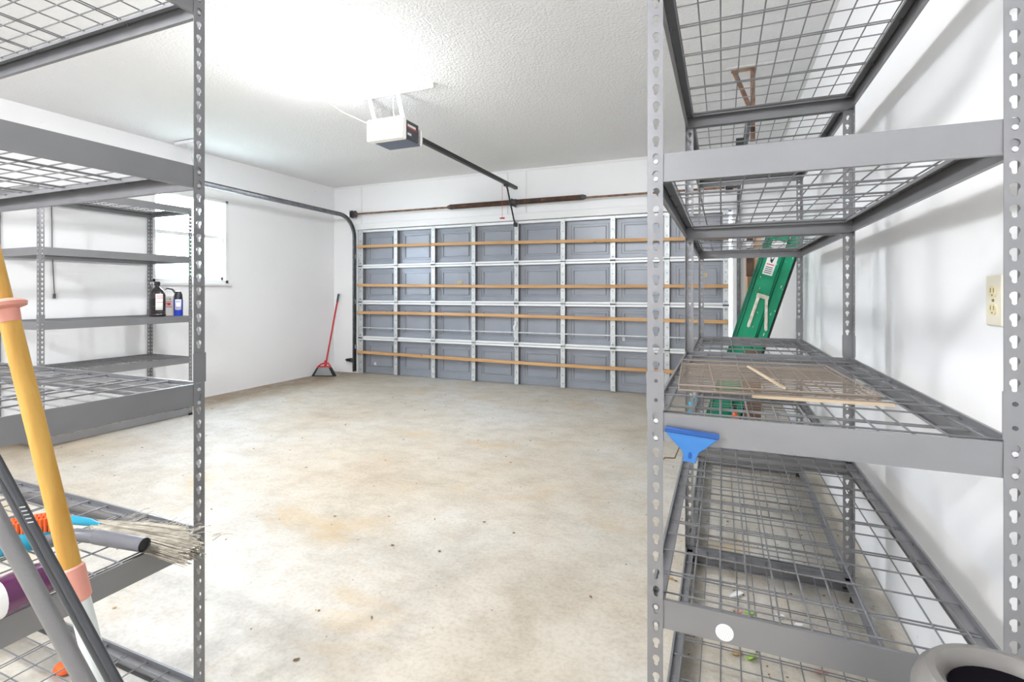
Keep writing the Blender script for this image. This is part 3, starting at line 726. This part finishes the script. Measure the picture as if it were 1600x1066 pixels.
smallbottle(.145, 3.86, 'deepblue', 'blackp', .03, .30, 'dark blue bottle on floor between the orange bottle and brown plank')

# ---------------------------------------------------------------- outlet on the right wall
ol = thing('power_outlet', 'ivory duplex power outlet on right wall', 'power outlet', (XR, 1.48, 1.142))
s_ = g_('ivory2'); s_.box((-.006, -.037, -.058), (0, .037, .058)); s_.obj('cover_plate', ol, bevel=.003)
for zz in (-.020, .020):
    s_ = g_('ivory'); s_.prism([(.0165*math.cos(a*math.pi/10), zz+.0155*max(-.82, min(.82, math.sin(a*math.pi/10)))) for a in range(20)], -.0085, -.006, 'x'); s_.mt('gold')
    for y in (-.007, .007): s_.box((-.009, y-.0012, zz-.002), (-.0084, y+.0012, zz+.008))
    s_.box((-.009, -.002, zz-.010), (-.0084, .002, zz-.006)); s_.obj('socket', ol)
g_('gold').tube([(-.008, 0, 0), (-.006, 0, 0)], .0035, 10).obj('screw', ol)

# ---------------------------------------------------------------- things on the near right unit
sq = thing('scraper', 'blue plastic scraper hanging on middle front beam of near right shelving', 'scraper', (AX+.088, AY-.008, .880), (0, R(3.5), 0))
poly = [(-.050, 0), (.050, 0), (.050, -.010), (.030, -.030), (.0165, -.042), (.0130, -.052), (.0125, -.064), (-.0125, -.064), (-.0130, -.052), (-.0165, -.042), (-.030, -.030), (-.050, -.010)]
g_('bluep').prism(poly, -.004, .003, 'y').obj('body', sq, bevel=.0012)
g_('blued').box((-.052, -.0065, -.009), (.052, .004, .001)).obj('blade_holder', sq, bevel=.0015)
s_ = g_('blued'); s_.lathe([(0, 0), (.0032, 0), (.0032, .001), (0, .001)], 10); s_.xf(Matrix.Translation((0, -.004, -.046)) @ Matrix.Rotation(R(90), 4, 'X')); s_.box((-.0032, -.0052, -.056), (.0032, -.004, -.046)); s_.obj('hang_hole', sq)

st_ = g_('label'); st_.lathe([(0, 0), (.0168, 0), (.0168, .0008), (0, .0008)], 28); st_.mt('rivet')
for k in range(-3, 4): 
    hw = math.sqrt(.016**2-(k*.0045)**2); st_.box((k*.0045-.0006, -hw, .0008), (k*.0045+.0006, hw, .0012))
o = st_.obj('round_sticker'); o.location = (.0045, AY+.0012, .481); o.rotation_euler = (R(90), R(-20), 0); tag(o, 'round white striped sticker on lower front beam of near right shelving', 'sticker')

tray = thing('wire_tray', 'tarnished brown wire grid tray lying on the middle shelf of near right shelving', 'wire tray', (-.10, 1.335, .912), (0, 0, R(3)))
s_ = g_('trayw'); tw, tdp = .43, .50
s_.tube([(0, 0, .003), (tw, 0, .003), (tw, tdp, .003), (0, tdp, .003)], .0032, 8, closed=True)
s_.tube([(0, 0, .016), (tw, 0, .016), (tw, tdp, .016), (0, tdp, .016)], .0026, 8, closed=True); s_.obj('frame', tray)
s_ = g_('trayw')
for k in range(1, 19): s_.tube([(0, tdp*k/19, .016), (.004, tdp*k/19, .004), (tw-.004, tdp*k/19, .004), (tw, tdp*k/19, .016)], .0014, 5)
for k in range(1, 5): s_.tube([(tw*k/5, 0, .002), (tw*k/5, tdp, .002)], .0022, 6)
s_.obj('grid', tray)
s_ = g_('stick'); s_.box((-.003, 0, 0), (.003, .36, .005)); o = s_.obj('wooden_stick', smooth=False); o.location = (.135, 1.34, .933); o.rotation_euler = (0, 0, R(10)); tag(o, 'thin pale wooden stick lying across the wire tray', 'stick')
s_ = g_('stick'); s_.box((-.14, -.006, 0), (.14, .006, .005)); o = s_.obj('wooden_stick', smooth=False); o.location = (.205, 1.322, .913); o.rotation_euler = (0, 0, R(3)); tag(o, 'flat pale wooden strip along the front edge of wire tray', 'stick')
s_ = g_('leafd'); s_.tube([(-.108, 1.16, .86), (-.10, 1.16, .84), (-.085, 1.155, .825), (-.095, 1.15, .80), (-.115, 1.145, .80), (-.13, 1.14, .785)], .0015, 6); s_.tube([(-.13, 1.17, .862), (-.10, 1.16, .86)], .003, 6)
tag(s_.obj('dry_vine'), 'dry brown curled tendril dangling behind the blue scraper', 'plant debris')

# ---------------------------------------------------------------- grey bin bottom right
bn = thing('bin', 'grey rounded plastic bin with dark opening beside the near right post', 'bin', (.324, .789, 0))
pr = [(.0, 0), (.080, 0), (.085, .01), (.097, .60), (.100, .635), (.099, .655), (.093, .672), (.083, .683), (.074, .684), (.066, .677), (.0625, .665), (.062, .64)]
g_('bin').lathe(pr, 56).obj('body', bn)
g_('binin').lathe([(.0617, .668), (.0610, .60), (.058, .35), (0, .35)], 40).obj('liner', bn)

# ---------------------------------------------------------------- left foreground poles
def world(px, py, z):
    """offline-measured anchor points, kept as plain world coordinates"""
    a = R(22.5576); f = 790.2; x = (px-800)/f*z
    return Vector((x*math.cos(a)-z*math.sin(a), x*math.sin(a)+z*math.cos(a), 1.1595-(py-457.5)/f*z))
def line(pa, pb, zbot, ztop):
    d = pb-pa; return pa+d*((zbot-pa.z)/d.z), pa+d*((ztop-pa.z)/d.z)
P1 = Vector((-.8549, .4236, .7707)); P2 = Vector((-.9409, .3880, 1.1432))   # yellow mop
def along(t_): return P1 + (P2-P1)*((t_-P1.z)/(P2.z-P1.z))
mop = thing('mop', 'yellow wooden mop handle with salmon collars leaning at left edge', 'mop')
s_ = g_('ywood'); s_.tube([along(.755), along(1.122)], .0118, 14); s_.tube([along(1.145), along(1.55)], .0095, 14); s_.obj('handle', mop)
s_ = g_('pink'); s_.tube([along(1.118), along(1.136)], [.0125, .0135], 20); s_.tube([along(1.136), along(1.139), along(1.144), along(1.147), along(1.150)], [.0135, .0225, .0235, .019, .0105], 24); s_.obj('flange', mop)
s_ = g_('pink'); s_.tube([along(.722), along(.725), along(.768), along(.770)], [.0125, .0150, .0150, .013], 16); s_.obj('collar', mop)
s_ = g_('milky'); s_.tube([along(.03), along(.722)], .0125, 14); s_.obj('sleeve', mop)
s_ = g_('milky'); s_.box(tuple(along(.0)+Vector((-.12, -.03, 0))), tuple(along(.0)+Vector((.12, .03, .035)))); s_.obj('head', mop, bevel=.005)
ga, gb = line(world(133, 1066, .54), world(33, 880, .54), .0, 1.12)
s_ = g_('gpole'); s_.tube([ga, gb], .0080, 14); tag(s_.obj('pole'), 'plain grey round pole leaning at left edge, front of the three poles', 'pole')
da, db = line(world(179, 1066, .60), world(78, 880, .60), .0, 1.22)
dp = thing('squeegee_pole', 'charcoal grooved profile pole leaning between the grey pole and the yellow mop', 'pole')
s_ = g_('dpole'); off = Vector((.9235, .3836, 0))*.0040; fw_ = Vector((.38, -.92, 0))*0.0
s_.tube([da-off, db-off], .0046, 10); s_.tube([da+off, db+off], .0046, 10); s_.obj('shaft', dp)
s_ = g_('rivet'); d_ = (db-da).normalized()
pw = world(42, 800, .597)
for k in range(5):
    c = pw + d_*(.005*k-.01); s_.tube([c+off*2.2+Vector((.003, -.006, 0)), c+off*1.0+Vector((.004, -.008, 0))], .0007, 5)
s_.obj('scratches', dp)

# ---------------------------------------------------------------- things on lower shelf of the near left unit (deck top z ~ .51)
Z3 = .5115
def on(px, py, dz=0):      # point on that shelf seen at this measured bearing
    z = 790.2*(1.1595-Z3-dz)/(py-457.5); return world(px, py, z)
wand = thing('vacuum_wand', 'dark grey angled vacuum wand lying on lower shelf of near left unit', 'vacuum wand')
zt = Z3+.022
p = [on(60, 850, .048), on(118, 836, .048), on(150, 839, .048), on(226, 852, .046)]
s_ = g_('hose'); s_.tube(p[:3], .0155, 16); s_.obj('bend', wand)
s_ = g_('hose'); s_.tube([p[2], p[2].lerp(p[3], .03), p[3]], [.0155, .0172, .0165], 16, cap=False); s_.mt('blackp').tube([p[2].lerp(p[3], .93), p[3].lerp(p[2], .03)], .0155, 16); s_.obj('tube', wand)
# straw broom head
bh_ = thing('straw_broom', 'whitish straw broom head lying with splayed bristles poking past the post', 'broom')
a = on(150, 822, .012); b = on(322, 860, .020)
ax = (b-a).normalized(); sd = Vector((0, 0, 1)).cross(ax).normalized()
q = random.Random(11); s_ = g_('straw')
LB = (b-a).length
for k in range(520):
    u = q.uniform(-1, 1); v = q.uniform(-1, 1)
    if u > 0: start = a - ax*.03*u + sd*(.018*u) + Vector((0, 0, .009*v))
    else: start = a + sd*(.030*u) + Vector((0, 0, .012*v))
    start = start + ax*q.uniform(0, .09)
    ln = LB*(1-.30*max(0, u))*q.uniform(.90, 1.0)
    end = a + ax*ln + sd*(u*.050 + .004*q.uniform(-1, 1)) + Vector((0, 0, .018*v))
    if end.z < Z3+.002: end.z = Z3+.002+q.uniform(0, .004)
    mid = start.lerp(end, .5)+Vector((q.uniform(-.004, .004), q.uniform(-.004, .004), q.uniform(0, .004)))
    if (end-start).length < .01: continue
    s_.tube([start, mid, end], .0009, 3, cap=False)
for k in range(46):
    c = a + ax*q.uniform(.05, LB*.98) + sd*q.uniform(.02, .07) + Vector((0, 0, q.uniform(-.005, .02)))
    d_ = (ax*q.uniform(.2, 1)+sd*q.uniform(.1, .8)+Vector((0, 0, q.uniform(-.1, .5)))).normalized()*q.uniform(.02, .06)
    s_.tube([c-d_*.3, c+d_*.3+Vector((0, 0, .003)), c+d_*.6], .0008, 3, cap=False)
o = s_.obj('bristles', bh_, smooth=False); o['kind'] = 'stuff'
s_ = g_('teal'); s_.tube([a-ax*.10+Vector((0, 0, .002)), a-ax*.03+Vector((0, 0, .006)), a+ax*.02+Vector((0, 0, .006))], [.012, .010, .004], 10); s_.obj('ferrule', bh_)
# blue brush with orange bristles
sb = thing('scrub_brush', 'teal scrub brush with orange bristles at the left edge', 'brush')
c0 = on(-30, 862, .02); c1 = on(92, 838, .02); d_ = (c1-c0).normalized(); sd2 = Vector((0, 0, 1)).cross(d_).normalized()
s_ = g_('teal'); s_.tube([c0+Vector((0, 0, .0)), c0.lerp(c1, .15), c0.lerp(c1, .5)+Vector((0, 0, .006)), c0.lerp(c1, .85), c1], [.012, .024, .026, .024, .010], 14); s_.obj('body', sb)
s_ = g_('orange')
for i in range(16):
    for j in range(3):
        base_ = c0.lerp(c1, .05+.9*i/15)+sd2*(.010*(j-1))+Vector((0, 0, .020))
        s_.tube([base_, base_+Vector((0, 0, .036))+sd2*(.012*(j-.2))], [.0035, .0042], 6)
s_.obj('bristles', sb)
s_ = g_('blackp'); s_.tube([c0.lerp(c1, .02)+Vector((0, 0, .022)), c0.lerp(c1, .5)+Vector((0, 0, .026)), c0.lerp(c1, .98)+Vector((0, 0, .02))], .011, 8); s_.obj('bristle_base', sb)
# purple jug
pj = thing('detergent_bottle', 'dark purple glossy bottle with white label lying behind the leaning poles', 'bottle')
c0 = on(-90, 975, .043); c1 = on(92, 893, .043); d_ = (c1-c0)
s_ = g_('purple'); s_.tube([c0, c0+d_*.03, c0+d_*.1, c0+d_*.75, c0+d_*.93, c0+d_*1.0], [.02, .034, .038, .038, .030, .012], 24); s_.obj('body', pj)
s_ = g_('label'); s_.tube([c0+d_*.12, c0+d_*.42], .0388, 24, cap=False); s_.obj('label', pj)
s_ = g_('milky'); s_.tube([c0+d_*.98, c0+d_*1.07], [.014, .014], 14); s_.obj('cap', pj)
# orange thing on floor under near left unit
s_ = g_('orange'); s_.lathe([(0, 0), (.02, .004), (.034, .02), (.03, .04), (.012, .055), (0, .057)], 16, sx=1.4); o = s_.obj('orange_lump'); o.scale = (.7, .7, .6)
zf = 790.2*1.1595/(1052-457.5)
pf = world(100, 1052, zf); o.location = (pf.x, pf.y, 0); tag(o, 'small orange lump on floor under the near left shelving', 'debris')

# ---------------------------------------------------------------- floor litter
q = random.Random(21)
s_ = g_('leafd')
def flake(s_, x, y, z, r_, key, q):
    s_.mt(key); n = 5; a0 = q.uniform(0, 6); el = q.uniform(.35, 1)
    ca, sa = math.cos(a0), math.sin(a0)
    top = []
    for k in range(n):
        a = 2*math.pi*k/n; u, v = r_*math.cos(a)*q.uniform(.7, 1.2), r_*el*math.sin(a)*q.uniform(.7, 1.2)
        top.append((x+u*ca-v*sa, y+u*sa+v*ca, z+.0012+q.uniform(0, r_*.25)))
    s_.add(top+[(x, y, z)], [tuple(range(n))]+[(k, n, (k+1) % n) for k in range(n)])
for k in range(560):
    x = q.uniform(-4.8, -.15); y = q.uniform(.5, 5.7)
    flake(s_, x, y, .0005, q.choice([.003, .004, .005, .010])*q.uniform(.7, 1.2), q.choice(['leafd', 'leafd', 'leaft']), q)
for k in range(120):
    x = q.uniform(-5.25, -4.5); y = q.uniform(3.4, 5.2)
    flake(s_, x, y, .0005, q.uniform(.002, .007), q.choice(['leafd', 'leafd', 'leaft']), q)
for k in range(240):
    x = q.uniform(AX-.05, AX+.68); y = q.uniform(1.0, 3.2)
    flake(s_, x, y, .0005, q.uniform(.0025, .008), q.choice(['leafd', 'leafd', 'leaft']), q)
tag(s_.obj('leaf_litter', smooth=False), 'scattered tiny brown leaf bits and grit over the concrete floor', 'debris', kind='stuff')
# larger scraps under the near right unit
def scrap(name, px, py, r_, key, label, cat, el=1):
    zf = 790.2*1.1595/(py-457.5); p_ = world(px, py, zf); s_ = g_(key); rr = random.Random(px)
    n = 9; top = []
    for k in range(n):
        a = 2*math.pi*k/n; top.append((r_*math.cos(a)*rr.uniform(.75, 1.15), r_*el*math.sin(a)*rr.uniform(.75, 1.15), .004+rr.uniform(0, r_*.3)))
    bot = [(u*.8, v*.8, 0) for u, v, _ in top]
    s_.add(top+bot, [tuple(range(n)), tuple(range(2*n-1, n-1, -1))]+[(k, (k+1) % n, n+(k+1) % n, n+k) for k in range(n)])
    o = s_.obj(name, smooth=False); o.location = (p_.x, p_.y, .001); o.rotation_euler = (0, 0, rr.uniform(0, 1)); tag(o, label, cat)
scrap('paper_scrap', 1150, 932, .042, 'label', 'long torn white paper scrap on the floor under near right shelving', 'paper scrap', .25)
scrap('paper_scrap', 1148, 917, .016, 'label', 'small white paper scrap just behind the long torn one', 'paper scrap', .6)
scrap('paper_scrap', 1217, 966, .017, 'label', 'white paper scrap beside the green leaf, centre under near right shelving', 'paper scrap', .7)
scrap('paper_scrap', 1248, 979, .014, 'label', 'smallest white paper scrap furthest right under shelving', 'paper scrap', .6)
scrap('green_leaf', 1171, 959, .019, 'leafg', 'yellow green leaf on floor behind the beam with the round sticker', 'leaf', .8)
scrap('green_leaf', 1174, 1030, .026, 'leafg', 'long green leaf on floor, nearest the viewer under the shelving', 'leaf', .4)
scrap('berry', 1155, 958, .010, 'pink', 'reddish petal beside yellow green leaf on floor', 'petal', .8)
scrap('petal', 1284, 1053, .022, 'pink', 'pink crumpled petal strip on the floor near bottom of the picture', 'petal', .3)
scrap('dry_leaf', 1152, 1023, .018, 'leaft', 'tan dry leaf left of the long green leaf', 'leaf', .7)
scrap('dry_leaf', 1048, 905, .012, 'leaft', 'tan dry leaf on floor just right of the near post', 'leaf', .7)
scrap('dark_leaf', 1338, 942, .028, 'ink', 'dark leaf on floor by the foot of the shelving against the right wall', 'leaf', .6)
